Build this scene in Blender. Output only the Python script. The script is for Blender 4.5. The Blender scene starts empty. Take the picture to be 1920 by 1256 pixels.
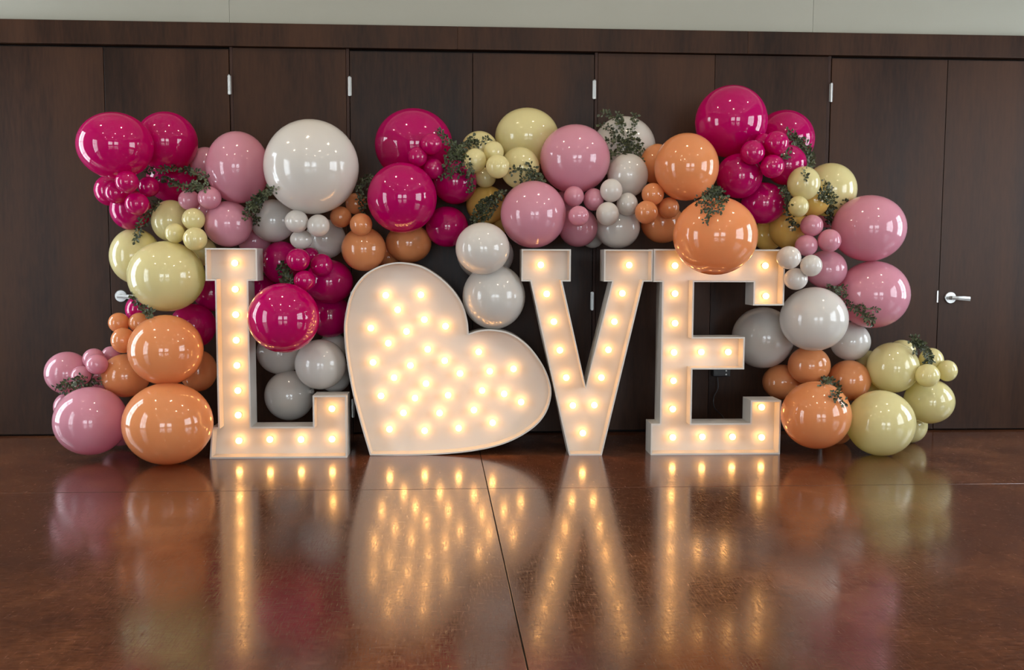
import bpy, math, random
from mathutils import Matrix, Vector

# ------------------------------------------------------------------ camera
F = 1750.0                      # focal length in pixels of the 1920 x 1256 frame
DW = 6.2                        # camera to door wall
H = 1.170                       # camera height
PSI, THETA, RHO = 0.052766, 0.081502, 0.003498   # yaw right, pitch down, roll
scene = bpy.context.scene
COL = scene.collection
CAM = Vector((0.0, -DW, H))
ROT = Matrix.Rotation(-PSI, 3, 'Z') @ Matrix.Rotation(math.pi/2-THETA, 3, 'X') @ Matrix.Rotation(RHO, 3, 'Z')
cam_data = bpy.data.cameras.new('camera'); cam = bpy.data.objects.new('camera', cam_data); COL.objects.link(cam)
cam.matrix_world = Matrix.Translation(CAM) @ ROT.to_4x4()
cam_data.sensor_width = 36.0; cam_data.lens = F/1920*36; cam_data.clip_start = 0.05; cam_data.clip_end = 200
scene.camera = cam

# ------------------------------------------------------------------ light and exposure
world = bpy.data.worlds.new('sky'); scene.world = world; world.use_nodes = True
bg = world.node_tree.nodes['Background']
bg.inputs['Color'].default_value = (0.84, 0.93, 1.0, 1); bg.inputs['Strength'].default_value = 11.5
BULB = 15.5                     # radiance of the marquee bulbs
DOWN = 330.0                     # radiance of the ceiling downlights
vs = scene.view_settings
vs.view_transform = 'Standard'; vs.look = 'None'; vs.exposure = 0.35; vs.gamma = 1.0; vs.use_curve_mapping = False
scene.display_settings.display_device = 'sRGB'
cy = scene.cycles
cy.use_denoising = True; cy.max_bounces = 14; cy.diffuse_bounces = 10; cy.glossy_bounces = 4; cy.transmission_bounces = 10
cy.transparent_max_bounces = 8; cy.sample_clamp_indirect = 6.0; cy.caustics_reflective = False; cy.caustics_refractive = False
XL, XR, YB, ZC = -4.3, 5.4, -15.0, 4.1     # left wall, right wall, rear wall, ceiling
WIN = [('L', -1.15, -0.1, 0.05, 3.1, 2, 3), ('L', -4.4, -2.9, 0.05, 2.6, 3, 3), ('R', -1.7, -0.4, 0.5, 2.9, 2, 3), ('R', -5.6, -2.9, 0.5, 2.9, 4, 3),
       ('B', -2.6, 0.4, 0.5, 3.3, 3, 3), ('B', 1.6, 4.6, 0.5, 3.3, 3, 3)]   # wall, from, to, sill, head, columns, rows
for wall_, a_, b_, z0_, z1_, nc_, nr_ in WIN:      # portals guide sky light through the window openings
    ld = bpy.data.lights.new('window_portal', 'AREA'); ld.shape = 'RECTANGLE'; ld.size = b_-a_; ld.size_y = z1_-z0_
    ld.cycles.is_portal = True
    lo = bpy.data.objects.new('window_portal', ld); COL.objects.link(lo); m_ = (a_+b_)/2; zz = (z0_+z1_)/2
    if wall_ == 'L': lo.location = (XL-0.1, m_, zz); lo.rotation_euler = (math.pi/2, 0, -math.pi/2)
    elif wall_ == 'R': lo.location = (XR+0.1, m_, zz); lo.rotation_euler = (math.pi/2, 0, math.pi/2)
    else: lo.location = (m_, YB-0.1, zz); lo.rotation_euler = (math.pi/2, 0, 0)
    lo.rotation_euler.x = math.pi/2 if wall_ == 'B' else math.pi/2

# ------------------------------------------------------------------ helpers
def ray(px, py):
    return ROT @ Vector(((px-960)/F, -(py-628)/F, -1.0))
def at(px, py, s=0.0):          # point seen at a pixel, standing s metres in front of the door wall
    d = ray(px, py); return CAM + d*((DW-s)/d.y)
def on_floor(px, py):
    d = ray(px, py); return CAM + d*(H/-d.z)
def depth(p):                   # distance along the lens axis
    return (p-CAM).dot(ROT @ Vector((0, 0, -1)))

def tag(o, label=None, cat=None, group=None, kind=None):
    if label: o['label'] = label
    if cat: o['category'] = cat
    if group: o['group'] = group
    if kind: o['kind'] = kind
    return o
def link(name, me, mat=None, parent=None, smooth=False):
    o = bpy.data.objects.new(name, me); COL.objects.link(o)
    if mat is not None and not me.materials: me.materials.append(mat)
    if parent is not None: o.parent = parent
    if smooth:
        for p in me.polygons: p.use_smooth = True
    return o
def empty(name, loc):
    o = bpy.data.objects.new(name, None); COL.objects.link(o); o.location = loc; o.empty_display_size = 0.1; return o
class MB:
    def __init__(s): s.v = []; s.f = []
    def box(s, x0, x1, y0, y1, z0, z1):
        n = len(s.v)
        s.v += [(x, y, z) for z in (z0, z1) for y in (y0, y1) for x in (x0, x1)]
        s.f += [tuple(n+i for i in q) for q in ((0,2,3,1),(4,5,7,6),(0,1,5,4),(2,6,7,3),(0,4,6,2),(1,3,7,5))]
        return s
    def lathe(s, prof, seg=24, axis='Y', c=(0,0,0)):      # prof: (radius, height) along axis
        n = len(s.v); idx = []
        for r, h in prof:
            if r < 1e-6:
                s.v.append(s._ax(0, 0, h, axis, c)); idx.append([len(s.v)-1]*seg)
            else:
                row = []
                for k in range(seg):
                    a = 2*math.pi*k/seg; s.v.append(s._ax(r*math.cos(a), r*math.sin(a), h, axis, c)); row.append(len(s.v)-1)
                idx.append(row)
        for a, b in zip(idx, idx[1:]):
            for k in range(seg):
                q = [a[k], a[(k+1)%seg], b[(k+1)%seg], b[k]]; u = []
                for i in q:
                    if i not in u: u.append(i)
                if len(u) > 2: s.f.append(tuple(u))
        return s
    def _ax(s, a, b, h, axis, c):
        p = (b, h, a) if axis == 'Y' else (h, a, b) if axis == 'X' else (a, b, h)
        return (p[0]+c[0], p[1]+c[1], p[2]+c[2])
    def tube(s, pts, r, seg=6, r1=None):
        pts = [Vector(p) for p in pts]; n0 = len(s.v); N = len(pts)
        for i, p in enumerate(pts):
            t = (pts[min(i+1, N-1)]-pts[max(i-1, 0)]).normalized()
            u = t.cross(Vector((0.13, 0.9, 0.4))).normalized(); w = t.cross(u)
            rr = r if r1 is None else r+(r1-r)*i/(N-1)
            for k in range(seg):
                a = 2*math.pi*k/seg; s.v.append(tuple(p+(u*math.cos(a)+w*math.sin(a))*rr))
        for i in range(N-1):
            for k in range(seg):
                a = n0+i*seg; s.f.append((a+k, a+(k+1)%seg, a+seg+(k+1)%seg, a+seg+k))
        s.f.append(tuple(n0+k for k in range(seg))[::-1]); s.f.append(tuple(n0+(N-1)*seg+k for k in range(seg)))
        return s
    def mesh(s, name):
        me = bpy.data.meshes.new(name); me.from_pydata([tuple(v) for v in s.v], [], s.f); me.validate(); me.update(); return me
    def build(s, name, mat, parent=None, smooth=False, bevel=0):
        o = link(name, s.mesh(name), mat, parent, smooth)
        if bevel:
            b = o.modifiers.new('bevel', 'BEVEL'); b.width = bevel; b.segments = 2; b.limit_method = 'ANGLE'
        return o

# ------------------------------------------------------------------ materials
def new_mat(name):
    m = bpy.data.materials.new(name); m.use_nodes = True; nt = m.node_tree
    return m, nt, nt.nodes['Principled BSDF']
def plain(name, col, rough=0.5, metal=0.0, spec=0.5, coat=0.0):
    m, nt, p = new_mat(name)
    p.inputs['Base Color'].default_value = (*col, 1); p.inputs['Roughness'].default_value = rough
    p.inputs['Metallic'].default_value = metal; p.inputs['Specular IOR Level'].default_value = spec; p.inputs['Coat Weight'].default_value = coat
    return m
def noise(nt, scale, detail=4, rough=0.5, vec=None):
    n = nt.nodes.new('ShaderNodeTexNoise'); n.inputs['Scale'].default_value = scale; n.inputs['Detail'].default_value = detail
    n.inputs['Roughness'].default_value = rough
    if vec is not None: nt.links.new(vec, n.inputs['Vector'])
    return n
def mapping(nt, scale, rotz=0):
    tc = nt.nodes.new('ShaderNodeTexCoord'); mp = nt.nodes.new('ShaderNodeMapping')
    mp.inputs['Scale'].default_value = scale; mp.inputs['Rotation'].default_value = (0, 0, rotz)
    nt.links.new(tc.outputs['Object'], mp.inputs['Vector']); return mp.outputs['Vector']
def ramp(nt, fac, stops):
    r = nt.nodes.new('ShaderNodeValToRGB'); nt.links.new(fac, r.inputs['Fac']); e = r.color_ramp.elements
    for i, (pos, c) in enumerate(stops):
        el = e[i] if i < 2 else e.new(pos)
        el.position = pos; el.color = (*c, 1) if len(c) == 3 else c
    return r.outputs['Color']
def val_ramp(nt, fac, lo, hi, a, b):
    r = nt.nodes.new('ShaderNodeMapRange'); nt.links.new(fac, r.inputs['Value'])
    for k, v in zip(('From Min', 'From Max', 'To Min', 'To Max'), (lo, hi, a, b)): r.inputs[k].default_value = v
    return r.outputs['Result']
def bump(nt, p, h, strength, dist=0.01):
    b = nt.nodes.new('ShaderNodeBump'); b.inputs['Strength'].default_value = strength; b.inputs['Distance'].default_value = dist
    nt.links.new(h, b.inputs['Height']); nt.links.new(b.outputs['Normal'], p.inputs['Normal'])
def emit(name, col, strength):
    m = bpy.data.materials.new(name); m.use_nodes = True; nt = m.node_tree; nt.nodes.clear()
    e = nt.nodes.new('ShaderNodeEmission'); e.inputs['Color'].default_value = (*col, 1); e.inputs['Strength'].default_value = strength
    o = nt.nodes.new('ShaderNodeOutputMaterial'); nt.links.new(e.outputs[0], o.inputs['Surface']); return m

def wood(name, dark, light, rough):
    m, nt, p = new_mat(name)
    oi = nt.nodes.new('ShaderNodeObjectInfo')
    vec = mapping(nt, (1.0, 1.0, 0.12))
    add = nt.nodes.new('ShaderNodeVectorMath'); add.operation = 'ADD'; nt.links.new(vec, add.inputs[0])
    cmb = nt.nodes.new('ShaderNodeCombineXYZ'); mul = nt.nodes.new('ShaderNodeMath'); mul.operation = 'MULTIPLY'; mul.inputs[1].default_value = 37
    nt.links.new(oi.outputs['Random'], mul.inputs[0]); nt.links.new(mul.outputs[0], cmb.inputs['X']); nt.links.new(cmb.outputs[0], add.inputs[1])
    n1 = noise(nt, 2.2, 5, 0.6, add.outputs[0]); n2 = noise(nt, 60, 3, 0.6, add.outputs[0])
    mx = nt.nodes.new('ShaderNodeMath'); mx.operation = 'MULTIPLY_ADD'; mx.inputs[1].default_value = 0.35
    nt.links.new(n2.outputs['Fac'], mx.inputs[0]); nt.links.new(n1.outputs['Fac'], mx.inputs[2])
    nt.links.new(ramp(nt, mx.outputs[0], [(0.5, dark), (0.85, light)]), p.inputs['Base Color'])
    nt.links.new(val_ramp(nt, n1.outputs['Fac'], 0.3, 0.7, rough-0.06, rough+0.08), p.inputs['Roughness'])
    p.inputs['Specular IOR Level'].default_value = 0.16
    bump(nt, p, n2.outputs['Fac'], 0.08, 0.002)
    return m
WOOD = wood('stained_wood', (0.010, 0.0038, 0.0020), (0.040, 0.0155, 0.0065), 0.40)
JAMB = wood('jamb_wood', (0.018, 0.008, 0.006), (0.04, 0.018, 0.012), 0.45)
m, nt, p = new_mat('wall_plaster'); PLASTER = m
n = noise(nt, 3.0, 4); nt.links.new(ramp(nt, n.outputs['Fac'], [(0.3, (0.25, 0.25, 0.21)), (0.7, (0.27, 0.27, 0.23))]), p.inputs['Base Color'])
p.inputs['Roughness'].default_value = 0.85; bump(nt, p, noise(nt, 180, 2).outputs['Fac'], 0.1, 0.002)
DARK = plain('dark_gap', (0.006, 0.005, 0.005), 0.9)
STEEL = plain('satin_steel', (0.42, 0.42, 0.41), 0.36, 1.0)
CEIL = plain('ceiling_paint', (0.55, 0.54, 0.50), 0.9)
FRAME = plain('window_frame_paint', (0.25, 0.25, 0.25), 0.5)

# stained, sealed concrete
m, nt, p = new_mat('stained_concrete'); FLOOR = m
tc = nt.nodes.new('ShaderNodeTexCoord'); geo = nt.nodes.new('ShaderNodeNewGeometry')
n1 = noise(nt, 0.9, 6, 0.62, geo.outputs['Position']); n2 = noise(nt, 7, 6, 0.7, geo.outputs['Position'])
mp = nt.nodes.new('ShaderNodeMapping'); mp.inputs['Scale'].default_value = (14, 220, 1); mp.inputs['Rotation'].default_value = (0, 0, 0.12)
nt.links.new(geo.outputs['Position'], mp.inputs['Vector']); n3 = noise(nt, 1.0, 5, 0.75, mp.outputs['Vector'])
mp2 = nt.nodes.new('ShaderNodeMapping'); mp2.inputs['Scale'].default_value = (150, 15, 1); mp2.inputs['Rotation'].default_value = (0, 0, 0.7)
nt.links.new(geo.outputs['Position'], mp2.inputs['Vector']); n4 = noise(nt, 1.0, 5, 0.75, mp2.outputs['Vector'])
mx = nt.nodes.new('ShaderNodeMath'); mx.operation = 'MULTIPLY_ADD'; mx.inputs[1].default_value = 0.45
nt.links.new(n2.outputs['Fac'], mx.inputs[0]); nt.links.new(n1.outputs['Fac'], mx.inputs[2])
base = ramp(nt, mx.outputs[0], [(0.42, (0.030, 0.012, 0.008)), (1.08, (0.18, 0.066, 0.028)), (0.75, (0.082, 0.028, 0.0125))])
mp3 = nt.nodes.new('ShaderNodeMapping'); mp3.inputs['Scale'].default_value = (22, 70, 1)
nt.links.new(geo.outputs['Position'], mp3.inputs['Vector']); n5 = noise(nt, 1.0, 8, 0.8, mp3.outputs['Vector'])
mot = nt.nodes.new('ShaderNodeMix'); mot.data_type = 'RGBA'; mot.blend_type = 'MULTIPLY'; mot.inputs['Factor'].default_value = 1.0
nt.links.new(base, mot.inputs['A']); nt.links.new(ramp(nt, n5.outputs['Fac'], [(0.30, (0.35, 0.33, 0.32)), (0.72, (1.7, 1.75, 1.8))]), mot.inputs['B'])
nt.links.new(mot.outputs['Result'], p.inputs['Base Color'])
sc = nt.nodes.new('ShaderNodeMath'); sc.operation = 'MAXIMUM'; nt.links.new(n3.outputs['Fac'], sc.inputs[0]); nt.links.new(n4.outputs['Fac'], sc.inputs[1])
nt.links.new(val_ramp(nt, sc.outputs[0], 0.45, 0.80, 0.09, 0.40), p.inputs['Roughness'])
p.inputs['IOR'].default_value = 2.0
bump(nt, p, sc.outputs[0], 0.012, 0.001)

def latex(name, col, rough, trans=0.3, deep=None):
    m, nt, p = new_mat(name); deep = deep or col
    p.inputs['Base Color'].default_value = (*col, 1); p.inputs['Roughness'].default_value = rough
    p.inputs['IOR'].default_value = 1.5
    t = nt.nodes.new('ShaderNodeBsdfTranslucent'); t.inputs['Color'].default_value = (*deep, 1)
    d = nt.nodes.new('ShaderNodeMixShader'); d.inputs['Fac'].default_value = trans
    out = nt.nodes['Material Output']
    # gloss on top of a partly translucent skin
    p.inputs['Specular IOR Level'].default_value = 0.0
    g = nt.nodes.new('ShaderNodeBsdfGlossy'); g.inputs['Roughness'].default_value = rough; g.inputs['Color'].default_value = (1, 1, 1, 1)
    fr = nt.nodes.new('ShaderNodeFresnel'); fr.inputs['IOR'].default_value = 1.45
    mxs = nt.nodes.new('ShaderNodeMixShader')
    nt.links.new(p.outputs[0], d.inputs[1]); nt.links.new(t.outputs[0], d.inputs[2])
    nt.links.new(fr.outputs[0], mxs.inputs['Fac']); nt.links.new(d.outputs[0], mxs.inputs[1]); nt.links.new(g.outputs[0], mxs.inputs[2])
    nt.links.new(mxs.outputs[0], out.inputs['Surface'])
    return m
LATEX = {
    'M': latex('hot_pink_latex', (0.60, 0.001, 0.15), 0.05, 0.5, (0.85, 0.002, 0.16)),
    'P': latex('pink_latex', (0.86, 0.385, 0.49), 0.08, 0.5, (0.95, 0.35, 0.46)),
    'Y': latex('pale_yellow_latex', (0.95, 0.85, 0.43), 0.09, 0.5, (0.98, 0.85, 0.34)),
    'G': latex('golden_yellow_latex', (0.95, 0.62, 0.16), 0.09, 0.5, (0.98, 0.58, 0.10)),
    'O': latex('peach_orange_latex', (0.97, 0.38, 0.15), 0.08, 0.5, (0.99, 0.34, 0.10)),
    'W': latex('pearl_white_latex', (0.90, 0.86, 0.80), 0.11, 0.5, (0.95, 0.89, 0.82)),
}
MARQUEE = plain('white_marquee_paint', (0.52, 0.488, 0.445), 0.45)
BULBMAT = emit('lit_bulb', (1.0, 0.47, 0.135), BULB)
SOCKET = plain('bulb_socket', (0.75, 0.72, 0.66), 0.5)
m, nt, p = new_mat('leaf_green'); LEAF = m
oi = nt.nodes.new('ShaderNodeNewGeometry')
nt.links.new(ramp(nt, oi.outputs['Random Per Island'], [(0.0, (0.022, 0.028, 0.012)), (0.6, (0.055, 0.068, 0.030)), (1.0, (0.10, 0.115, 0.05))]), p.inputs['Base Color'])
p.inputs['Roughness'].default_value = 0.5
STEM = plain('sprig_stem', (0.045, 0.035, 0.02), 0.6)
BLACK = plain('black_rubber', (0.012, 0.012, 0.013), 0.45)
DOWNMAT = emit('downlight_glow', (1.0, 0.80, 0.58), DOWN)
WHITE = plain('white_trim', (0.75, 0.75, 0.72), 0.5)
m = bpy.data.materials.new('window_glass'); m.use_nodes = True; nt = m.node_tree; nt.nodes.clear(); GLASS = m
a = nt.nodes.new('ShaderNodeBsdfTransparent'); b = nt.nodes.new('ShaderNodeBsdfGlossy'); b.inputs['Roughness'].default_value = 0.0
x = nt.nodes.new('ShaderNodeMixShader'); x.inputs['Fac'].default_value = 0.06; o = nt.nodes.new('ShaderNodeOutputMaterial')
nt.links.new(a.outputs[0], x.inputs[1]); nt.links.new(b.outputs[0], x.inputs[2]); nt.links.new(x.outputs[0], o.inputs['Surface'])

# ================================================================== THE ROOM
Z_TOP = at(960, 53).z           # top of the wooden header
Z_DOOR = at(960, 99).z          # top of the door leaves
Z_PAN = at(960, 96).z           # underside of the header
SEAM = {k: at(px, py).x for k, px, py in (('S1', 197, 212), ('S2', 430, 150), ('S3', 655.8, 160), ('S4', 886.3, 160),
        ('S5', 1114.4, 160), ('S6', 1340, 160), ('S7', 1557.5, 190), ('S8', 1770, 300))}
LEAFW = SEAM['S4']-SEAM['S3']

# floor: four sealed concrete slabs between saw-cut joints
f0, f1 = on_floor(902, 858), on_floor(990, 1256)
YJ = (on_floor(425, 920).y+on_floor(1500, 911).y)/2
def xj(y): return f0.x+(f1.x-f0.x)*(y-f0.y)/(f1.y-f0.y)
floor = MB().box(XL-0.3, XR+0.3, YB-0.3, 0.3, -0.12, -0.006).build('floor', DARK)
tag(floor, 'dark concrete ground under the glossy slabs of the hall', 'floor', kind='structure')
g = 0.0022
for y0, y1 in ((YJ+g, 0.3), (YB-0.3, YJ-g)):
    for side in (0, 1):
        def xs(y): return (XL-0.3, xj(y)-g) if side == 0 else (xj(y)+g, XR+0.3)
        b = MB(); (a0, b0), (a1, b1) = xs(y0), xs(y1)
        b.v = [(a0, y0, -0.02), (b0, y0, -0.02), (b1, y1, -0.02), (a1, y1, -0.02), (a0, y0, 0), (b0, y0, 0), (b1, y1, 0), (a1, y1, 0)]
        b.f = [(3,2,1,0), (4,5,6,7), (0,1,5,4), (1,2,6,5), (2,3,7,6), (3,0,4,7)]
        b.build('slab', FLOOR, floor, bevel=0.0012)
# door wall
wall = MB().box(XL-0.3, XR+0.3, 0.05, 0.3, 0, ZC).build('wall_back', DARK)
tag(wall, 'dark wood clad wall with pale plaster above the header', 'wall', kind='structure')
bx = [XL, at(430, 20).x, at(1525, 20).x, XR]
for x0, x1 in zip(bx, bx[1:]):
    MB().box(x0+0.001, x1-0.001, 0.0, 0.05, Z_TOP, ZC).build('plaster_board', PLASTER, wall)
trim = empty('trim_1', (0, 0, Z_PAN)); tag(trim, 'long dark wooden header board above all the doors', 'trim', kind='structure')
hx = [XL, at(858, 75).x, at(1400, 80).x, XR]
for x0, x1 in zip(hx, hx[1:]):
    o = MB().box(x0+0.0004, x1-0.0004, -0.028, 0.05, 0, Z_TOP-Z_PAN).build('header_board', WOOD, trim, bevel=0.002)
for n_, (a, b) in enumerate((('S2', 'S3'), ('S5', 'S6'), ('S6', 'S7'))):
    l = SEAM[a]+(0.024 if a != 'S6' else 0.0015); r = SEAM[b]-(0.024 if b != 'S6' else 0.0015)
    MB().box(l, r, 0.0, 0.045, 0.018, Z_PAN-0.004).build('fixed_panel', WOOD, wall, bevel=0.0015)
for k, sgn in (('S2', 1), ('S3', -1), ('S5', 1), ('S7', -1)):
    x0, x1 = sorted((SEAM[k]+sgn*0.003, SEAM[k]+sgn*0.0225))
    MB().box(x0, x1, 0.003, 0.045, 0.0, Z_PAN).build('door_jamb', JAMB, wall, bevel=0.001)
hz = (at(655.5, 162).z, at(1111, 564).z, at(662.6, 765).z)
def hinge(parent, x):
    for z in hz:
        b = MB(); prof = [(0, -0.062), (0.0075, -0.062)]
        for i in range(5):
            a0 = -0.06+i*0.024; prof += [(0.0075, a0), (0.0075, a0+0.0225), (0.0062, a0+0.0228), (0.0062, a0+0.0238)]
        prof += [(0.0075, 0.060), (0.005, 0.064), (0, 0.065)]
        b.lathe(prof, 12, 'Z', (x, -0.006, z)); b.box(x-0.011, x+0.011, -0.0015, 0.002, z-0.058, z+0.058)
        b.build('hinge', STEEL, parent, smooth=False)
def lever(parent, px, py):
    c = at(px, py, 0.0); h = MB()
    h.lathe([(0, 0.0), (0.041, 0.0), (0.041, -0.004), (0.037, -0.010), (0.0, -0.011)], 36, 'Y', (c.x, 0, c.z))
    rose = h.build('rose', STEEL, parent, smooth=False)
    k = MB(); k.lathe([(0.013, -0.010), (0.013, -0.045), (0.011, -0.052), (0, -0.053)], 20, 'Y', (c.x, 0, c.z))
    pts = [(c.x-0.012, -0.045, c.z), (c.x+0.03, -0.052, c.z-0.001), (c.x+0.07, -0.055, c.z-0.003), (c.x+0.112, -0.050, c.z-0.006)]
    n0 = len(k.v)
    for i, q in enumerate(pts):
        hh = 0.012+0.002*(i > 1)
        k.v += [(q[0], q[1]-0.005, q[2]-hh), (q[0], q[1]-0.008, q[2]), (q[0], q[1]-0.005, q[2]+hh), (q[0], q[1]+0.005, q[2]+hh), (q[0], q[1]+0.005, q[2]-hh)]
    for i in range(3):
        a = n0+i*5
        for j in range(5): k.f.append((a+j, a+(j+1)%5, a+5+(j+1)%5, a+5+j))
    k.f += [tuple(n0+j for j in range(5))[::-1], tuple(n0+15+j for j in range(5))]
    o = k.build('lever_handle', STEEL, parent); o['label'] = 'satin steel lever handle'
doors = [('door_1', SEAM['S1']-LEAFW, 'S1', 'dark wooden door leaf at the outer end beside the big yellow balloons'),
         ('door_2', 'S1', 'S2', 'dark wooden door leaf with lever handle half hidden by pale yellow balloons'),
         ('door_3', 'S3', 'S4', 'dark wooden door leaf behind the big dark hot pink balloon'),
         ('door_4', 'S4', 'S5', 'dark wooden door leaf behind the big yellow balloon at the crest'),
         ('door_5', 'S7', 'S8', 'dark wooden door leaf behind the two biggest pink balloons'),
         ('door_6', 'S8', SEAM['S8']+LEAFW, 'dark wooden door leaf whose lever handle is fully in view')]
for nm, a, b, lab in doors:
    x0 = SEAM[a] if isinstance(a, str) else a; x1 = SEAM[b] if isinstance(b, str) else b
    root = empty(nm, (0, 0, 0)); tag(root, lab, 'door', 'row of dark wooden doors', 'structure')
    MB().box(x0+0.0022, x1-0.0022, 0.0, 0.045, 0.012, Z_DOOR-0.004).build('door_leaf', WOOD, root, bevel=0.0015)
    if nm == 'door_2': hinge(root, x1); lever(root, 227.6, 555)
    if nm == 'door_3': hinge(root, x0)
    if nm == 'door_4': hinge(root, x1)
    if nm == 'door_5':
        hinge(root, x0); c = at(1757, 556)
        MB().box(x1-0.012, x1-0.003, -0.004, 0.003, c.z-0.04, c.z+0.04).build('strike_plate', STEEL, root)
    if nm == 'door_6': lever(root, 1781.3, 558)
for x0, x1 in ((XL, SEAM['S1']-LEAFW-0.003), (SEAM['S8']+LEAFW+0.003, XR)):
    MB().box(x0, x1, 0.0, 0.045, 0.018, Z_PAN-0.004).build('fixed_panel', WOOD, wall, bevel=0.0015)

# the rest of the hall: ceiling, side and rear walls with window openings
ceil = MB().box(XL-0.3, XR+0.3, YB-0.3, 0.3, ZC, ZC+0.2).build('ceiling', CEIL); tag(ceil, 'plain pale ceiling of the hall', 'ceiling', kind='structure')
def side_wall(name, wall_, lo, hi, label):
    ops = sorted([w for w in WIN if w[0] == wall_], key=lambda w: w[1]); b = MB()
    def pc(u0, u1, z0, z1):
        if u1-u0 < 1e-4 or z1-z0 < 1e-4: return
        if wall_ == 'L': b.box(XL-0.2, XL, u0, u1, z0, z1)
        elif wall_ == 'R': b.box(XR, XR+0.2, u0, u1, z0, z1)
        else: b.box(u0, u1, YB-0.2, YB, z0, z1)
    u = lo
    for w in ops:
        pc(u, w[1], 0, ZC); pc(w[1], w[2], 0, w[3]); pc(w[1], w[2], w[4], ZC); u = w[2]
    pc(u, hi, 0, ZC)
    tag(b.build(name, PLASTER), label, 'wall', kind='structure')
side_wall('wall_left', 'L', YB, 0.05, 'pale plaster side wall with two tall glazed openings')
side_wall('wall_right', 'R', YB, 0.05, 'pale plaster side wall with two windows')
side_wall('wall_front', 'B', XL-0.2, XR+0.2, 'pale plaster wall opposite the wooden doors')
for i, (w_, a, b, z0, z1, nc, nr) in enumerate(WIN):
    def bx_(mb, u0, u1, zz0, zz1, d=0.05):
        if w_ == 'L': mb.box(XL-0.12, XL-0.12+d, u0, u1, zz0, zz1)
        elif w_ == 'R': mb.box(XR+0.12-d, XR+0.12, u0, u1, zz0, zz1)
        else: mb.box(u0, u1, YB-0.12, YB-0.12+d, zz0, zz1)
    root = empty('window_%d' % (i+1), (XL-0.1, (a+b)/2, z0) if w_ == 'L' else (XR+0.1, (a+b)/2, z0) if w_ == 'R' else ((a+b)/2, YB-0.1, z0))
    tag(root, ('tall grey framed glazed doors beside the wooden doors', 'tall grey framed glazed doors further along the side wall', 'narrow grey framed window near the wooden doors', 'wide grey framed window in the side wall',
               'grey framed window opposite the letter L', 'grey framed window opposite the letter E')[i], 'window', kind='structure')
    fr = MB(); t = 0.06
    bx_(fr, a, a+t, z0, z1); bx_(fr, b-t, b, z0, z1); bx_(fr, a+t, b-t, z0, z0+t); bx_(fr, a+t, b-t, z1-t, z1)
    for k in range(1, nc): u = a+(b-a)*k/nc; bx_(fr, u-0.03, u+0.03, z0+t, z1-t, 0.045)
    for k in range(1, nr): z = z0+(z1-z0)*k/nr; bx_(fr, a+t, b-t, z-0.02, z+0.02, 0.04)
    o = fr.build('window_frame', FRAME); o.parent = root; o.location = -root.location
    for k in range(nc):
        gm = MB(); bx_(gm, a+(b-a)*k/nc+0.001, a+(b-a)*(k+1)/nc-0.001, z0+0.01, z1-0.01, 0.006)
        o = gm.build('pane', GLASS); o.parent = root; o.location = -root.location
ring = MB().lathe([(0.062, 0.0), (0.095, 0.0), (0.092, -0.008), (0.062, -0.006), (0.062, 0.0)], 28, 'Z').mesh('downlight_trim')
disc = MB().lathe([(0, -0.002), (0.062, -0.002), (0.062, 0.0)], 28, 'Z').mesh('downlight_lens')
for y in (-1.7, -3.9, -6.6, -10.0):
    for x in (-3.1, -1.0, 1.1, 3.2):
        d = empty('ceiling_downlight', (x, y, ZC)); tag(d, 'small round recessed downlight in the ceiling', 'downlight', 'recessed ceiling downlights')
        link('trim_ring', ring, WHITE, d); link('lens', disc, DOWNMAT, d)

# ================================================================== MARQUEE LETTERS
LDEPTH, RECESS, LIP = 0.16, 0.095, 0.009
def snap(vals, tol=0.012):
    out = list(vals); order = sorted(range(len(vals)), key=lambda i: vals[i]); grp = [order[0]]
    def flush():
        m_ = sum(vals[i] for i in grp)/len(grp)
        for i in grp: out[i] = m_
    for i in order[1:]:
        if vals[i]-vals[grp[-1]] < tol: grp.append(i)
        else: flush(); grp = [i]
    flush(); return out
def offset(P, d):               # inset of a clockwise or anticlockwise outline, mitred
    A = sum(P[i][0]*P[(i+1)%len(P)][1]-P[(i+1)%len(P)][0]*P[i][1] for i in range(len(P))); sg = 1 if A > 0 else -1
    out = []; N = len(P)
    for i in range(N):
        a, b, c = Vector(P[i-1]), Vector(P[i]), Vector(P[(i+1)%N])
        e1 = (b-a).normalized(); e2 = (c-b).normalized()
        n1 = Vector((-e1.y, e1.x))*sg; n2 = Vector((-e2.y, e2.x))*sg
        k = n1+n2; k = k/max(0.25, 1+n1.dot(n2)); out.append(tuple(b+k*d))
    return out
def smooth_closed(P, keep, n=5):   # Catmull-Rom through the points, sharp at the kept ones
    out = []; N = len(P)
    for i in range(N):
        p0, p1, p2, p3 = (Vector(P[(i+k)%N]) for k in (-1, 0, 1, 2))
        if i in keep: p0 = p1*2-p2
        if (i+1) % N in keep: p3 = p2*2-p1
        for t in [j/n for j in range(n)]:
            out.append(tuple(0.5*((2*p1)+(p2-p0)*t+(2*p0-5*p1+4*p2-p3)*t*t+(3*p1-p0-3*p2+p3)*t**3)))
    return out
bulb_me = None
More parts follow.
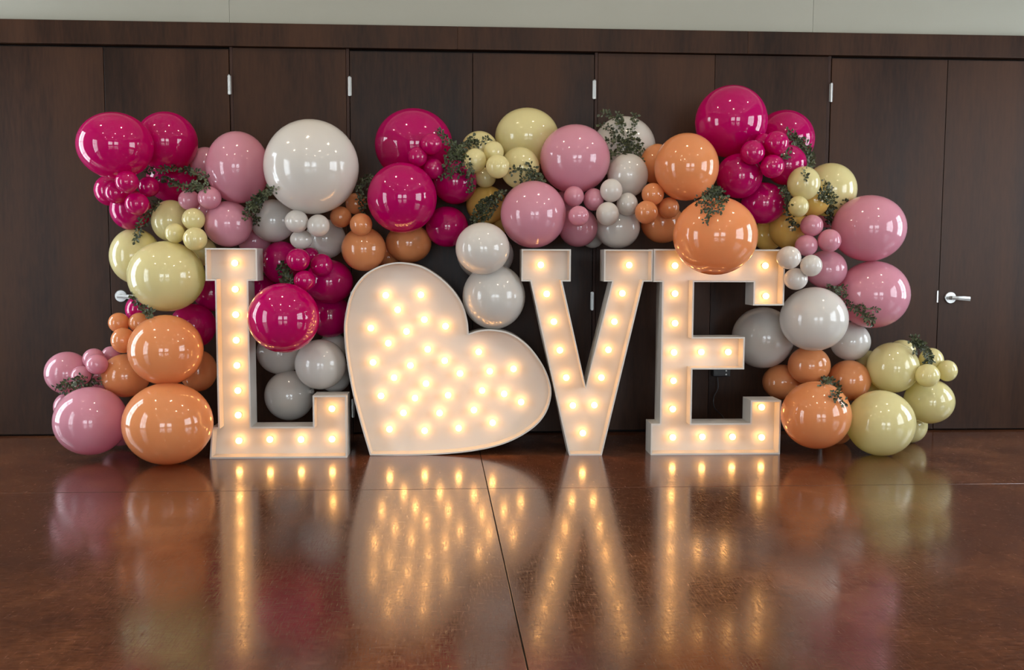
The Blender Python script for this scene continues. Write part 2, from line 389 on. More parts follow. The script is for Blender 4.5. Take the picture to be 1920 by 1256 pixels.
def marquee(name, label, outline, bulbs, s, heart=None):
    global bulb_me
    P = [at(x, y, s) for x, y in outline]
    if heart is None:
        X = snap([q.x for q in P]); Z = snap([q.z for q in P])
    else:
        X = [q.x for q in P]; Z = [q.z for q in P]
    zmin = min(Z); x0 = (min(X)+max(X))/2
    P = [(x-x0, z-zmin) for x, z in zip(X, Z)]
    if heart is not None: P = smooth_closed(P, heart)
    Q = offset(P, LIP); N = len(P)
    root = empty(name, (x0, -s, 0.0)); tag(root, label, 'marquee sign' if heart is not None else 'marquee letter', 'light-up marquee sign spelling LOVE')
    b = MB()      # local y 0 is the front edge, +LDEPTH the back
    b.v = [(x, 0, z) for x, z in P]+[(x, LDEPTH, z) for x, z in P]+[(x, 0, z) for x, z in Q]+[(x, LDEPTH, z) for x, z in Q]
    for i in range(N):
        j = (i+1) % N
        b.f += [(i, j, N+j, N+i), (2*N+j, 2*N+i, 3*N+i, 3*N+j), (i, 2*N+i, 2*N+j, j), (N+i, N+j, 3*N+j, 3*N+i)]
    rim = b.build('side_wall', MARQUEE, root)
    me = rim.data
    import bmesh
    bm = bmesh.new(); bm.from_mesh(me); bmesh.ops.recalc_face_normals(bm, faces=bm.faces); bm.to_mesh(me); bm.free()
    if heart is not None:
        for p_ in me.polygons: p_.use_smooth = True
        me.set_sharp_from_angle(angle=math.radians(35))
    bm = bmesh.new()
    fv = [bm.verts.new((x, RECESS, z)) for x, z in Q]; bv = [bm.verts.new((x, RECESS+0.012, z)) for x, z in Q]
    f_ = bm.faces.new(fv); g_ = bm.faces.new(bv[::-1])
    bm.normal_update(); bmesh.ops.triangulate(bm, faces=[f_, g_], quad_method='BEAUTY', ngon_method='EAR_CLIP'); me = bpy.data.meshes.new('face_panel')
    bmesh.ops.recalc_face_normals(bm, faces=bm.faces); bm.to_mesh(me); bm.free()
    link('face_panel', me, MARQUEE, root)
    if bulb_me is None:
        prof = [(0.0, -0.040)]+[(0.019*math.sin(math.radians(a)), -0.021-0.019*math.cos(math.radians(a))) for a in range(18, 145, 18)]+[(0.0095, -0.001), (0.0095, 0.006)]
        bulb_me = (MB().lathe(prof, 14, 'Y', (0, -0.012, 0)).mesh('bulb'), MB().lathe([(0.0105, -0.014), (0.0135, -0.012), (0.016, 0.0), (0.016, 0.004)], 14, 'Y').mesh('socket'))
        bulb_me[0].materials.append(BULBMAT); bulb_me[1].materials.append(SOCKET)
        for q in bulb_me:
            for p_ in q.polygons: p_.use_smooth = True
    for px, py in bulbs:
        q = at(px, py, s-RECESS+0.033)
        o = link('bulb', bulb_me[0], None, root); o.location = (q.x-x0, RECESS, q.z-zmin); o['label'] = 'small warm lit globe bulb'
        link('socket', bulb_me[1], None, o)
    return root
marquee('marquee_letter', 'white light-up marquee letter L with warm bulbs',
    [(384.4,465),(482.3,465),(482,526.3),(464.9,526.3),(471.4,799.6),(586.4,799.6),(586.4,741.4),(650,741.4),(650.8,857.8),(394,859.9),(396.7,801.3),(409.4,801.3),(402.5,526.3),(384.4,526.3)],
    [(440.2,493),(441,542),(442,589.7),(443,637.6),(444.3,684.9),(446,732),(446.7,778),(448,826),(506,823.6),(564.5,823.6),(622.7,823),(622.4,766)], 0.7415)
marquee('marquee_heart', 'white light-up marquee heart tilted on its side, dotted with bulbs',
    [(693.7,854.4),(677.8,801),(661.8,740.7),(649.7,673.8),(645,622.9),(647.5,591),(657,552.8),(677.8,521),(706.4,501.8),(738.3,493),(767,493.9),(795.6,501.8),(827.5,522.5),(853,548),(868.9,575),(876.8,603.8),(879,626),(900.7,619.7),(926,618.7),(958,626),(990,648),(1015,680),(1029.7,712),(1033.8,740.7),(1025,772.5),(1005.8,798),(974,820),(935.7,836),(884.8,847),(821,853),(757.4,854.7)],
    [(630+x/3.14, 470+y/3.14) for x, y in ((293,265),(500,262),(363,350),(520,408),(645,447),(205,458),(415,478),(308,547),(540,583),(640,650),(218,660),(438,678),(840,598),(730,725),(342,750),(905,712),(1045,698),(530,785),(265,857),(660,853),(860,825),(990,845),(465,870),(1090,893),(397,957),(610,958),(812,940),(922,1015),(315,1053),(522,1062),(722,1047))], 0.692, heart=(0, 16))
marquee('marquee_letter', 'white light-up marquee letter V with warm bulbs',
    [(977.8,467.4),(1070.2,467.4),(1070.2,527.7),(1054.5,527.7),(1098.3,725),(1147.7,527.7),(1133,527.7),(1133,467.4),(1224,467.4),(1224,527.7),(1206.9,527.7),(1127.5,853.7),(1067.6,853.7),(994.6,527.7),(977.8,527.7)],
    [(1014,496.6),(1025,551),(1038.4,603),(1049.7,656.5),(1061.6,707.8),(1074,760),(1092.7,811.8),(1114.4,759.4),(1127.5,707.8),(1140.6,655.7),(1151.9,603),(1166.8,549.8),(1179.6,497)], 0.728)
marquee('marquee_letter', 'white light-up marquee letter E with warm bulbs',
    [(1225.9,467.4),(1471,467.4),(1470,572.8),(1413,572.8),(1413,529),(1302,529),(1299.8,632),(1396,632),(1396,692.5),(1298,692.5),(1296.4,794),(1407,794),(1407,750.7),(1465,750.7),(1464,852.4),(1220,852.4),(1220,794),(1236.5,794),(1242.6,528.6),(1225.9,528.6)],
    [(1265.6,498),(1322,498),(1379,498),(1435,498),(1265.6,550.5),(1436,555),(1265.6,606),(1263.8,660.7),(1315,660),(1365.5,660),(1262.8,713.8),(1261.4,766.8),(1261.4,819.9),(1316.9,819),(1373.4,819),(1428,819.9),(1428,763.4)], 0.736)

# key, colour, pixel centre, pixel half-width and half-height, metres in front of the door wall, label
BALLOONS = [
  ('A1', 'M', 216, 273, 69, 62, 0.681, 'big shiny hot pink balloon at the outer top corner above the left door handle'),
  ('A2', 'M', 313, 266, 56, 56, 0.415, 'dark hot pink balloon tucked behind the big one at the outer top corner'),
  ('A3', 'M', 322, 338, 46, 41, 0.212, 'hot pink balloon under the long flat sprig near the outer top corner'),
  ('A4', 'M', 206, 357, 28, 29, 0.395, 'half-hidden hot pink balloon behind the minis hanging below the outer corner balloon'),
  ('A5', 'M', 238, 341, 21, 21, 0.771, 'topmost mini hot pink balloon below the big outer corner balloon'),
  ('A6', 'M', 219, 361, 22, 21, 0.610, 'mini hot pink balloon at the outer edge of the cluster below the corner'),
  ('A7', 'M', 245, 393, 37, 38, 0.462, 'hot pink balloon resting on the pale yellow balloons near the left door seam'),
  ('A8', 'M', 257, 382, 22, 21, 0.660, 'lowest mini hot pink balloon, beside the sprig hanging over pale yellow'),
  ('A9', 'M', 279, 350, 19, 19, 0.502, 'mini hot pink balloon beside the end of the long flat sprig'),
  ('B1', 'P', 386, 305, 29, 29, 0.276, 'half-hidden pink balloon behind the big pink one beside the huge white balloon'),
  ('B2', 'P', 446, 314, 58, 67, 0.548, 'big pale pink balloon touching the huge white balloon'),
  ('B3', 'P', 355, 375, 20, 19, 0.548, 'mini pink balloon directly under the long flat sprig'),
  ('B4', 'P', 393, 371, 21.5, 21.5, 0.661, 'mini pink balloon between the big pink and the medium pink balloon'),
  ('B5', 'P', 428, 420, 44, 43, 0.561, 'medium pink balloon just above the top of the letter L'),
  ('B6', 'P', 390, 398, 22, 22, 0.322, 'barely visible pink balloon behind the pink minis above the yellow minis'),
  ('B7', 'P', 477, 452, 30, 28, 0.295, 'shaded pink balloon peeking out beside the top serif of the L'),
  ('C1', 'Y', 321, 414, 36, 39, 0.448, 'medium pale yellow balloon behind the three yellow minis near the L'),
  ('C2', 'Y', 363, 411, 21, 21, 0.660, "topmost mini yellow balloon of the three beside the L's top serif"),
  ('C3', 'Y', 328, 437, 18, 19, 0.669, 'smallest mini yellow balloon, touching the big yellow balloon beside the L'),
  ('C4', 'Y', 366, 448, 22, 22, 0.727, 'lowest mini yellow balloon, touching the top corner of the L'),
  ('C5', 'Y', 254, 480, 46, 52, 0.430, 'pale yellow balloon behind the big yellow one above the left door handle'),
  ('C6', 'Y', 312, 518, 70, 66, 0.641, 'big pale yellow balloon beside the stem of the L'),
  ('C7', 'Y', 380, 472, 26, 26, 0.304, 'shaded yellow balloon hidden behind the top serif of the L'),
  ('D1', 'M', 262, 580, 26, 27, 0.412, 'hot pink balloon peeking out beside the left door handle'),
  ('D2', 'M', 362, 611, 42, 42, 0.430, 'hot pink balloon between the big yellow and big peach balloons by the L'),
  ('D3', 'M', 398, 548, 34, 36, 0.295, 'dark hot pink balloon hidden behind the stem of the L'),
  ('E1', 'O', 223, 605, 19, 19, 0.562, 'outermost mini orange balloon under the left door handle'),
  ('E2', 'O', 262, 605, 20, 19, 0.562, 'mini orange balloon touched by the sprig under the big yellow balloon'),
  ('E3', 'O', 231, 638, 22, 24, 0.632, 'lowest mini orange balloon, beside the big upper peach balloon'),
  ('E5', 'O', 311, 656, 68, 66, 0.793, 'big peach balloon resting on the biggest orange balloon beside the L'),
  ('E6', 'O', 236, 704, 44, 41, 0.540, 'medium orange balloon between the pink minis and the stacked orange pair'),
  ('E7', 'O', 372, 695, 34, 39, 0.430, 'peach balloon squeezed between the stacked orange pair and the L stem'),
  ('E8', 'O', 315, 794, 82, 77, 0.875, 'biggest orange balloon standing on the floor against the foot of the L'),
  ('F1', 'P', 126, 699, 40, 40, 0.484, 'outermost pink balloon behind the small sprig at the floor end'),
  ('F2', 'P', 176, 673, 20, 20, 0.520, 'topmost mini pink balloon of the group beside the medium orange balloon'),
  ('F3', 'P', 182, 683, 20, 19, 0.654, 'front mini pink balloon touching the medium orange balloon'),
  ('F4', 'P', 152, 704, 18, 18, 0.618, 'mini pink balloon just above the small sprig at the floor end'),
  ('F5', 'P', 208, 666, 17, 17, 0.412, 'mini pink balloon tucked behind the lowest mini orange balloon'),
  ('F6', 'P', 170, 789, 66, 64, 0.746, 'big lilac pink balloon nearly on the floor beside the biggest orange balloon'),
  ('F7', 'P', 124, 763, 22, 26, 0.448, 'pink balloon sliver behind the outer edge of the big lilac pink balloon'),
  ('F8', 'P', 195, 716, 22, 22, 0.331, 'shaded pink balloon behind the sprig between pink minis and medium orange'),
  ('F9', 'P', 224, 803, 33, 33, 0.412, 'shaded pink balloon between the two big balloons at the floor end'),
  ('G1', 'W', 584, 313, 88, 88, 0.660, 'huge pearl white balloon, the largest of the garland'),
  ('G2', 'W', 512, 414, 42, 40, 0.412, 'cream white balloon under the sprig beside the huge white balloon'),
  ('G3', 'W', 556, 415, 22, 21.5, 0.727, 'mini white balloon touching the underside of the huge white balloon'),
  ('G4', 'W', 597, 423, 21, 21, 0.727, 'mini white balloon beside the mini orange ones under the huge white balloon'),
  ('G5', 'W', 565, 449, 21, 18, 0.646, 'lowest mini white balloon, touching the hot pink minis by the L'),
  ('G6', 'W', 610, 448, 38, 37, 0.386, 'medium white balloon behind the mini whites and above hot pink minis'),
  ('H1', 'O', 667, 382, 19, 20, 0.376, 'topmost mini orange balloon, behind the dark sprig by the huge white balloon'),
  ('H2', 'O', 639, 407, 20, 20, 0.548, 'mini orange balloon touching the huge white balloon'),
  ('H3', 'O', 677, 421, 21, 21.5, 0.666, 'front mini orange balloon touching the big round hot pink balloon'),
  ('H4', 'O', 682, 467, 41.5, 41.5, 0.542, 'medium peach balloon above the top of the marquee heart'),
  ('H5', 'O', 766, 456, 43, 37, 0.430, 'shaded peach balloon under the big round hot pink balloon'),
  ('H6', 'O', 728, 482, 22, 20, 0.295, 'orange balloon sliver between two peach balloons above the heart'),
  ('I1', 'M', 528, 492, 37, 40, 0.394, "hot pink balloon behind the small tuft beside the L's top serif"),
  ('I2', 'M', 559, 487, 22, 21.5, 0.727, 'topmost mini hot pink balloon between the L and the heart'),
  ('I3', 'M', 603, 497, 21, 21.5, 0.650, 'mini hot pink balloon of the L and heart group nearest the heart'),
  ('I4', 'M', 571, 526, 20, 19, 0.727, 'lowest mini hot pink balloon beside the small tuft between L and heart'),
  ('I5', 'M', 583, 478, 15, 14, 0.492, 'hot pink balloon sliver behind the minis between L and heart'),
  ('I6', 'M', 617, 528, 45, 41.5, 0.484, 'medium hot pink balloon close to the edge of the marquee heart'),
  ('I7', 'M', 532, 596, 66, 65.5, 0.850, 'big glossy hot pink balloon overlapping the stem of the L'),
  ('I8', 'M', 618, 592, 41, 41, 0.328, "dark hot pink balloon behind the heart's edge above white balloons"),
  ('I9', 'M', 489, 546, 28, 32, 0.295, 'dark hot pink balloon half hidden by the L and big glossy balloon'),
  ('J1', 'W', 526, 660, 44, 42, 0.331, 'shaded white balloon right under the big glossy hot pink balloon'),
  ('J2', 'W', 601, 683, 47.5, 47, 0.549, "round white balloon between the L's foot and the heart"),
  ('J3', 'W', 543, 741, 46, 47, 0.376, 'white balloon inside the corner of the L, its neck showing'),
  ('J4', 'W', 628, 704, 30, 32, 0.336, 'shaded white balloon behind the foot of the L by the heart'),
  ('J5', 'W', 625, 652, 28, 28, 0.265, 'grey white balloon sliver under the dark hot pink one by the heart'),
  ('K1', 'M', 776, 272, 73, 68, 0.368, 'big dark hot pink balloon high above the heart'),
  ('K2', 'M', 754, 371, 65, 66, 0.660, 'big round hot pink balloon in front, above the marquee heart'),
  ('K3', 'M', 809, 270, 20, 20, 0.637, 'topmost mini hot pink balloon beside the large leafy tuft'),
  ('K4', 'M', 783, 294, 18, 19, 0.623, 'mini hot pink balloon against the big dark hot pink balloon'),
  ('K5', 'M', 812, 316, 19, 20, 0.590, 'lowest mini hot pink balloon beside the large leafy tuft'),
  ('K6', 'M', 853, 341, 41, 42, 0.473, 'medium hot pink balloon hanging below the large leafy tuft'),
  ('K7', 'M', 838, 425, 40, 38, 0.448, 'lower hot pink balloon beside the white balloons next to the V'),
  ('L1', 'Y', 899, 278, 34, 32, 0.412, 'pale yellow balloon behind the yellow minis by the large leafy tuft'),
  ('L2', 'Y', 891, 301, 21, 23, 0.660, 'mini yellow balloon touching the large leafy tuft'),
  ('L3', 'Y', 925, 285, 19.5, 20.5, 0.618, 'topmost mini yellow balloon beside the big yellow balloon'),
  ('L4', 'Y', 933, 312, 22, 22.5, 0.727, 'front mini yellow balloon, the largest of its three'),
  ('L5', 'Y', 988, 257, 60, 54, 0.342, 'big pale yellow balloon beside the big pink balloon at the top'),
  ('L6', 'Y', 975, 315, 37, 39, 0.535, 'medium yellow balloon under the big one, behind the forked sprig'),
  ('L7', 'Y', 910, 333, 20, 19, 0.463, 'mini yellow balloon under the three front yellow minis'),
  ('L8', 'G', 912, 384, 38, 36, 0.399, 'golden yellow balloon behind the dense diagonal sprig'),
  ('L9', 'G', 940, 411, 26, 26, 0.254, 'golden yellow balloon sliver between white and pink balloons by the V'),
  ('N1', 'P', 1078, 298, 66, 64, 0.529, "big pink balloon in the middle of the garland's crest"),
  ('N2', 'P', 1000, 402, 61.5, 63, 0.660, 'big pink balloon resting just above the V'),
  ('N3', 'P', 1076, 368, 19, 19.5, 0.646, 'mini pink balloon between the two big pink balloons above the V'),
  ('N4', 'P', 1113, 374, 19, 21, 0.612, 'mini pink balloon touching the mini white ones above the V'),
  ('N5', 'P', 1085, 405, 19.5, 19, 0.760, 'lowest mini pink balloon, in front of a medium pink one above V'),
  ('N6', 'P', 1084, 426, 37, 37, 0.520, "medium pink balloon over the gap between the V's arms"),
  ('N7', 'P', 1058, 386, 28, 28, 0.313, 'deep pink balloon sliver behind the pink minis above the V'),
  ('Q1', 'W', 1170, 277, 59, 58, 0.230, 'big white balloon behind the spreading leafy sprig at the crest'),
  ('Q2', 'W', 1177, 329, 38, 41, 0.520, 'medium white balloon below the spreading leafy sprig'),
  ('Q3', 'W', 1146, 357, 21, 22, 0.666, 'topmost mini white balloon above the V'),
  ('Q4', 'W', 1176, 383, 20, 22, 0.626, 'mini white balloon touching the mini orange ones above the V'),
  ('Q5', 'W', 1139, 401, 21.5, 22.5, 0.693, 'lowest mini white balloon above the V'),
  ('Q6', 'W', 1158, 426, 42, 40, 0.494, 'medium white balloon resting above the inner serif of the V'),
  ('Q7', 'W', 1111, 449, 20, 16, 0.295, "grey white balloon sliver over the gap between the V's arms"),
  ('R1', 'W', 905, 466, 51, 49, 0.736, "round white balloon hanging beside the V's top serif"),
  ('R2', 'W', 910, 478, 53, 47, 0.395, "shaded white balloon right behind the one beside the V's serif"),
  ('R3', 'W', 926, 556, 59, 61, 0.604, "large white balloon hanging between the heart's lobe and the V"),
  ('S1', 'O', 1287, 313, 60, 63, 0.680, 'big orange balloon beside the crest hot pink balloon'),
  ('S2', 'O', 1232, 308, 32, 38, 0.426, 'orange balloon tucked behind the big orange one at the crest'),
  ('S3', 'O', 1224, 364, 21, 21, 0.656, 'topmost mini orange balloon above the joint of V and E'),
  ('S4', 'O', 1212, 398, 21.5, 22, 0.697, 'mini orange balloon touching the mini white ones above V and E'),
  ('S5', 'O', 1254, 390, 19.5, 20, 0.623, 'mini orange balloon touching the biggest orange one above the E'),
  ('S6', 'O', 1242, 418, 40, 38, 0.461, "orange balloon behind the minis above the E's top bar"),
  ('S7', 'O', 1341, 442, 78.5, 73.5, 0.960, 'biggest deep orange balloon overlapping the top bar of the E'),
  ('T1', 'M', 1371, 228, 67, 67, 0.451, 'topmost big hot pink balloon, highest of the garland'),
  ('T2', 'M', 1470, 262, 56, 55, 0.284, 'hot pink balloon beside the topmost one, behind the curved sprig'),
  ('T3', 'M', 1411, 286, 22.5, 23, 0.721, 'mini hot pink balloon right under the topmost balloon'),
  ('T4', 'M', 1456, 268, 22.5, 22.5, 0.715, 'mini hot pink balloon touching the curved sprig'),
  ('T5', 'M', 1431, 267, 17, 17, 0.609, 'mini hot pink balloon squeezed behind two others under the topmost balloon'),
  ('T6', 'M', 1448, 312, 22, 22, 0.727, 'lowest mini hot pink balloon of the group under the topmost balloon'),
  ('T7', 'M', 1474, 309, 38, 38, 0.503, 'medium hot pink balloon under the curved sprig'),
  ('T8', 'M', 1386, 330, 43, 42, 0.572, 'medium hot pink balloon touching both big orange balloons'),
  ('T9', 'M', 1431, 381, 41, 39, 0.497, "lowest medium hot pink balloon above the E's upper arm"),
  ('U1', 'Y', 1556, 356, 49, 50, 0.380, 'pale yellow balloon behind the upright sprig at the descending shoulder'),
  ('U2', 'Y', 1507, 344, 30, 32, 0.652, 'yellow balloon below the curved sprig and hot pink balloons'),
  ('U3', 'Y', 1497, 387, 18.5, 20, 0.689, 'mini yellow balloon beside the thin hanging sprig'),
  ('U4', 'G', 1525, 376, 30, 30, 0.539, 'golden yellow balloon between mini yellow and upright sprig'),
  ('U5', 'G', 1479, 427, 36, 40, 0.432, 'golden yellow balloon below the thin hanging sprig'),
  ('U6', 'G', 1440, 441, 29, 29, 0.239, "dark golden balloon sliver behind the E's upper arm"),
  ('X1', 'P', 1629, 428, 67.5, 62, 0.559, 'upper of the two biggest pink balloons stacked at the outer shoulder'),
  ('X2', 'P', 1637, 552, 66, 63, 0.548, 'lower of the two biggest pink balloons stacked at the outer shoulder'),
  ('X3', 'P', 1522, 423, 21, 20.5, 0.658, "topmost mini pink balloon beside the E's upper arm"),
  ('X4', 'P', 1555, 451, 21.5, 21.5, 0.693, 'mini pink balloon touching the upper big pink shoulder balloon'),
  ('X5', 'P', 1512, 460, 21, 20, 0.662, 'mini pink balloon touching the mini white ones at the E'),
  ('X6', 'P', 1549, 505, 38, 36, 0.548, 'medium pink balloon below the minis beside the E'),
  ('X7', 'P', 1553, 399, 28, 28, 0.191, 'pink balloon behind the root of the upright sprig'),
  ('Z1', 'W', 1479, 483, 22.5, 21.5, 0.860, "mini white balloon overlapping the corner of the E's upper arm"),
  ('Z2', 'W', 1521, 498, 20, 20.5, 0.827, 'mini white balloon in front of the medium pink one by the E'),
  ('Z3', 'W', 1492, 523, 22, 20.5, 0.760, 'lowest mini white balloon, above the large white one by the E'),
  ('Z4', 'W', 1526, 598, 62.5, 60, 0.660, "large white balloon in front, beside the E's open middle"),
  ('Z5', 'W', 1430, 633, 57, 57.5, 0.340, 'large shaded white balloon behind the middle bar of the E'),
  ('Z6', 'W', 1594, 640, 37, 36, 0.430, 'medium white balloon below the lower big pink shoulder balloon'),
  ('a1', 'O', 1517, 685, 39, 36, 0.521, 'peach balloon directly under the large white one by the E'),
  ('a2', 'O', 1466, 716, 36, 33, 0.375, "peach balloon behind the E's lower arm"),
  ('a3', 'O', 1592, 713, 39.5, 38, 0.502, 'peach balloon touching the yellow cluster, behind the small sprig'),
  ('a4', 'O', 1530, 778, 64, 63.5, 0.827, "big peach balloon just above the floor beside the E's foot"),
  ('a5', 'O', 1570, 807, 27, 26, 0.412, 'orange balloon sliver behind the big peach balloon at the floor'),
  ('b1', 'Y', 1674, 689, 47, 47.5, 0.572, 'medium pale yellow balloon above the big one on the floor'),
  ('b2', 'Y', 1691, 662, 26, 25, 0.403, 'pale yellow balloon peeking up behind under the arching sprig'),
  ('b3', 'Y', 1629, 681, 24, 24, 0.354, 'pale yellow balloon sliver beside the medium white balloon'),
  ('b4', 'Y', 1746, 676, 22, 24, 0.494, 'mini yellow balloon behind the arching sprig'),
  ('b5', 'Y', 1776, 695, 18, 20, 0.602, 'outermost mini yellow balloon near the right door handle'),
  ('b6', 'Y', 1739, 704, 22, 22, 0.728, 'mini yellow balloon below the tip of the arching sprig'),
  ('b7', 'Y', 1742, 752, 45.5, 42, 0.564, 'medium pale yellow balloon at the outer end, above the floor'),
  ('b8', 'Y', 1651, 793, 62.5, 61.5, 0.791, 'big pale yellow balloon standing on the floor at the door end'),
  ('b9', 'Y', 1707, 797, 30, 33, 0.414, 'pale yellow balloon sliver behind the big one on the floor'),
  ('b10', 'Y', 1646, 726, 25, 25, 0.358, 'yellow balloon sliver between the peach and yellow clusters'),
]

# ================================================================== BALLOON GARLAND
CNAME = {'M': 'hot pink', 'P': 'pink', 'Y': 'pale yellow', 'G': 'golden yellow', 'O': 'orange', 'W': 'white'}
def unit_balloon():
    prof = [(0.0, -1.0)]
    for k in range(1, 22):
        a = math.radians(k*7.4); prof.append((math.sin(a), -math.cos(a)))
    r_, h_ = prof[-1]
    prof += [(r_*0.72, h_+0.05), (r_*0.42, h_+0.085), (r_*0.22, h_+0.115), (0.055, h_+0.15)]
    return MB().lathe(prof, 44, 'Y').mesh('balloon'), h_+0.15
def unit_knot(h0):
    return MB().lathe([(0.05, h0-0.01), (0.075, h0+0.01), (0.08, h0+0.03), (0.05, h0+0.05), (0.06, h0+0.07), (0.11, h0+0.10), (0.115, h0+0.108), (0.05, h0+0.085), (0, h0+0.08)], 16, 'Y').mesh('knot')
bal_me = {}; knot_me = {}
for c in LATEX:
    me, h0 = unit_balloon(); me.materials.append(LATEX[c]); bal_me[c] = me
    kn = unit_knot(h0); kn.materials.append(LATEX[c]); knot_me[c] = kn
    for q in (me, kn):
        for p_ in q.polygons: p_.use_smooth = True
rng = random.Random(4)
SPH = []
for key, c, cx, cy_, rx, ry, s, label in BALLOONS:
    P = at(cx, cy_, s); k = depth(P)/F; ax, az = rx*k, ry*k; ay = (ax+az)/2
    o = link('balloon', bal_me[c]); o.location = P; o.scale = (ax, ay, az)
    if abs(rx-ry) < 1.6: o.rotation_euler = (rng.uniform(-0.7, 0.5), 0, rng.uniform(-0.6, 0.6))
    if key == 'J3': o.rotation_euler = Vector((0.88, -0.46, 0.20)).to_track_quat('Y', 'Z').to_euler()
    tag(o, label, 'balloon', CNAME[c]+' balloons of the garland')
    link('knot', knot_me[c], None, o)
    SPH.append((P, ay))

# ================================================================== LEAFY SPRIGS
def surface(px, py, default):   # just in front of the first balloon seen at a pixel
    d = ray(px, py).normalized(); best = None
    for c, r in SPH:
        oc = CAM-c; b = oc.dot(d); q = b*b-(oc.dot(oc)-r*r)
        if q > 0:
            t = -b-math.sqrt(q)
            if best is None or t < best: best = t
    if best is None: return default
    p = CAM+d*(best-0.018); return min(-p.y, default+0.30)
def sprig(label, s0, paths, density=1.0, leaf=0.0165, seed=1):
    r = random.Random(seed); st = MB(); lv = MB(); root = None
    base = at(*paths[0][0], surface(*paths[0][0], s0))
    root = empty('leafy_sprig', base); tag(root, label, 'sprig', 'leafy sprigs in the garland')
    for path in paths:
        pts = []
        for i in range(len(path)-1):
            (x0, y0), (x1, y1) = path[i], path[i+1]; n_ = max(2, int(math.hypot(x1-x0, y1-y0)/6))
            pts += [(x0+(x1-x0)*k/n_, y0+(y1-y0)*k/n_) for k in range(n_)]
        pts.append(path[-1]); W = []; last = surface(*pts[0], s0)
        for x, y in pts:
            s_ = surface(x, y, s0); s_ = max(min(s_, last+0.045), last-0.045); last = s_; W.append(at(x, y, s_)-base)
        W = [W[0]]+[(W[i-1]+W[i]+W[i+1])/3 for i in range(1, len(W)-1)]+[W[-1]]
        st.tube(W, 0.0016, 5, 0.0008)
        L = sum((b-a).length for a, b in zip(W, W[1:])); m_ = int(L/0.0038*density)
        for k in range(m_):
            t = (k+r.random())/m_*(len(W)-1); i = min(int(t), len(W)-2); q = W[i].lerp(W[i+1], t-i); tan = (W[i+1]-W[i]).normalized()
            out = (tan*r.uniform(-0.2, 0.9)+Vector((r.gauss(0, 1), r.gauss(-0.25, 0.5), r.gauss(0, 1))).normalized()*1.2).normalized()
            if out.y > 0.25: out.y = -out.y
            q = q+out*r.uniform(0.001, 0.020); ln = leaf*r.uniform(0.75, 1.5)
            nrm = Vector((r.gauss(0, 0.5), -1, r.gauss(0, 0.5))).normalized(); wd = out.cross(nrm).normalized()*ln*0.36
            up = wd.cross(out).normalized()*ln*0.10; n0 = len(lv.v)
            lv.v += [tuple(v) for v in (q, q+out*ln*0.4+wd+up, q+out*ln*0.75+wd*0.75+up, q+out*ln*1.05, q+out*ln*0.75-wd*0.75+up, q+out*ln*0.4-wd+up, q+out*ln*0.5)]
            lv.f += [(n0, n0+1, n0+6), (n0+1, n0+2, n0+6), (n0+2, n0+3, n0+6), (n0+3, n0+4, n0+6), (n0+4, n0+5, n0+6), (n0+5, n0, n0+6)]
    st.build('stem', STEM, root); tag(lv.build('leaves', LEAF, root), kind='stuff')
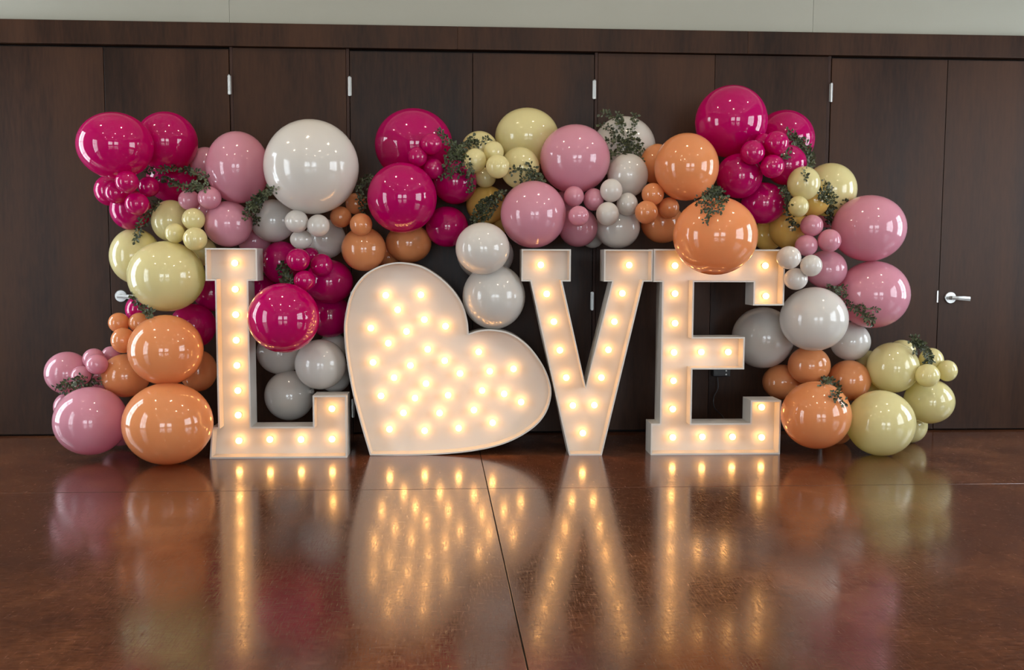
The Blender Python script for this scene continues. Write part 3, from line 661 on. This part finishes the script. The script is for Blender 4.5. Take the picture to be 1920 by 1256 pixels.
SPRIGS = [
 ('long flat sprig lying across hot pink balloons near the outer top corner', .70, [[(392,333),(365,322),(335,314),(300,315),(275,321)], [(390,350),(368,345),(345,352),(320,340),(300,330)], [(385,352),(365,350),(350,356)]], 1.0),
 ('sprig hanging from hot pink down over a pale yellow balloon', .70, [[(306,377),(285,390),(266,412),(254,450)], [(300,382),(282,398),(272,420)]], 1.1),
 ('sprig between the left door handle and the big yellow balloon', .72, [[(288,596),(272,578),(256,560),(250,550)], [(256,562),(268,552),(284,541)], [(280,586),(278,572),(280,566)]], 1.1),
 ('small sprig lying on the big lilac pink balloon at the floor end', .72, [[(193,716),(165,714),(140,713),(106,728)], [(165,714),(140,722),(118,734)], [(175,716),(158,727),(152,734)], [(160,712),(150,706)]], 1.0),
 ('dense sprig between the big pink, huge white and cream balloons', .66, [[(517,353),(492,364),(472,380),(460,408)], [(505,362),(486,378),(476,400),(483,420)], [(510,357),(488,372),(470,392)]], 1.3),
 ('dark upright sprig between the huge white and big round hot pink balloon', .58, [[(690,332),(672,346),(675,366),(682,396)], [(684,355),(686,340),(694,328)]], 1.1),
 ('small green tuft beside the L and the hot pink minis', .62, [[(546,528),(534,518),(524,500)], [(546,526),(538,508),(530,494)], [(545,530),(530,528)]], 1.6),
 ('large leafy tuft between hot pink and yellow balloons at the crest', .66, [[(862,285),(842,268),(822,246)], [(862,285),(842,300),(828,332)], [(862,285),(850,310),(846,332)], [(862,280),(880,268),(890,258)], [(866,285),(876,300),(884,325),(881,358)], [(862,285),(866,310),(863,328)], [(858,272),(848,285),(836,290)], [(868,275),(895,268),(915,262)]], 1.25),
 ('forked sprig on top of the big pink balloon above the V', .66, [[(1014,338),(998,326),(980,318),(960,320)], [(1004,330),(994,308)], [(1006,330),(985,334),(974,344)], [(1008,330),(1016,346)]], 1.2),
 ('dense diagonal sprig lying over a golden yellow and a white balloon', .70, [[(945,360),(920,374),(898,396),(886,420),(885,448)], [(940,364),(912,392),(900,412)], [(935,368),(905,378),(890,404)], [(928,378),(922,398),(905,415)]], 1.25),
 ('spreading leafy sprig in front of the big white crest balloon', .60, [[(1178,288),(1160,262),(1142,240),(1122,233)], [(1178,285),(1172,250),(1158,215)], [(1180,280),(1186,245),(1190,210)], [(1182,285),(1195,275),(1202,305)], [(1176,290),(1155,280),(1142,294)], [(1180,284),(1192,258),(1204,280)], [(1172,270),(1150,262),(1132,268)], [(1165,235),(1145,215),(1128,212)]], 1.0),
 ('small sprig on top of the biggest deep orange balloon', 1.1, [[(1342,352),(1322,365),(1304,380)], [(1342,352),(1336,385),(1324,415)], [(1342,352),(1356,368),(1362,382)], [(1342,354),(1348,378),(1346,396)], [(1340,356),(1326,378),(1318,392)]], 1.3),
 ('curved sprig draped over hot pink balloons towards pale yellow', .70, [[(1474,249),(1498,260),(1518,282),(1516,318)], [(1480,254),(1505,276),(1524,296),(1508,334)], [(1500,268),(1478,285),(1464,298)]], 1.3),
 ('thin sprig hanging between hot pink and mini yellow balloons', .66, [[(1464,349),(1474,368),(1476,400),(1492,428)], [(1468,352),(1478,384)]], 1.1),
 ('upright sprig in front of the pale yellow shoulder balloon', .70, [[(1562,420),(1552,390),(1546,342)], [(1560,415),(1568,396),(1584,380)], [(1560,418),(1545,398)], [(1556,400),(1562,375),(1556,352)], [(1555,395),(1540,368),(1532,356)]], 1.2),
 ('diagonal sprig across the lower big pink shoulder balloon', .72, [[(1550,536),(1576,556),(1604,578),(1640,608)], [(1562,545),(1580,536),(1588,552)], [(1600,572),(1622,578),(1644,580)], [(1585,562),(1612,588),(1640,600)]], 0.9),
 ('arching sprig over the mini yellow balloons near the right door handle', .72, [[(1706,634),(1728,646),(1742,668),(1738,692)], [(1716,638),(1734,656),(1746,680)], [(1726,650),(1712,658)], [(1708,640),(1722,634)]], 1.4),
 ('small sprig on the big peach balloon beside the E', .84, [[(1540,712),(1558,712),(1572,724),(1568,745),(1558,762)], [(1568,735),(1576,752),(1582,756)], [(1548,712),(1542,722)], [(1568,730),(1560,748)]], 1.2),
]
for i, (lab, s0, paths, den) in enumerate(SPRIGS): sprig(lab, s0, paths, den, seed=10+i)

# ================================================================== POWER SUPPLY BEHIND THE E
b0 = at(1357, 700, 0.10)
root = empty('power_adapter', (b0.x, -0.02, b0.z)); tag(root, 'small black power box fixed to the door wall behind the E', 'power box')
MB().box(-0.058, 0.058, -0.035, 0.02, -0.026, 0.026).build('case', BLACK, root, bevel=0.004)
for z in (-0.013, 0.012): MB().lathe([(0.0055, 0.0), (0.005, -0.003), (0, -0.0035)], 12, 'Y', (0.03, -0.035, z)).build('screw', STEEL, root)
pts = [at(x, y, s) for x, y, s in ((1345, 706, .03), (1346, 728, .04), (1338, 745, .06), (1340, 765, .10), (1356, 782, .2), (1366, 805, .3))]
cord = [pts[0]]
for i in range(len(pts)-1):
    p0, p1, p2, p3 = pts[max(i-1, 0)], pts[i], pts[i+1], pts[min(i+2, len(pts)-1)]
    for k in range(1, 9):
        t = k/8; cord.append(0.5*((2*p1)+(p2-p0)*t+(2*p0-5*p1+4*p2-p3)*t*t+(3*p1-p0-3*p2+p3)*t**3))
o = MB().tube([q-root.location for q in cord], 0.0032, 8).build('cord', BLACK, root, smooth=True)
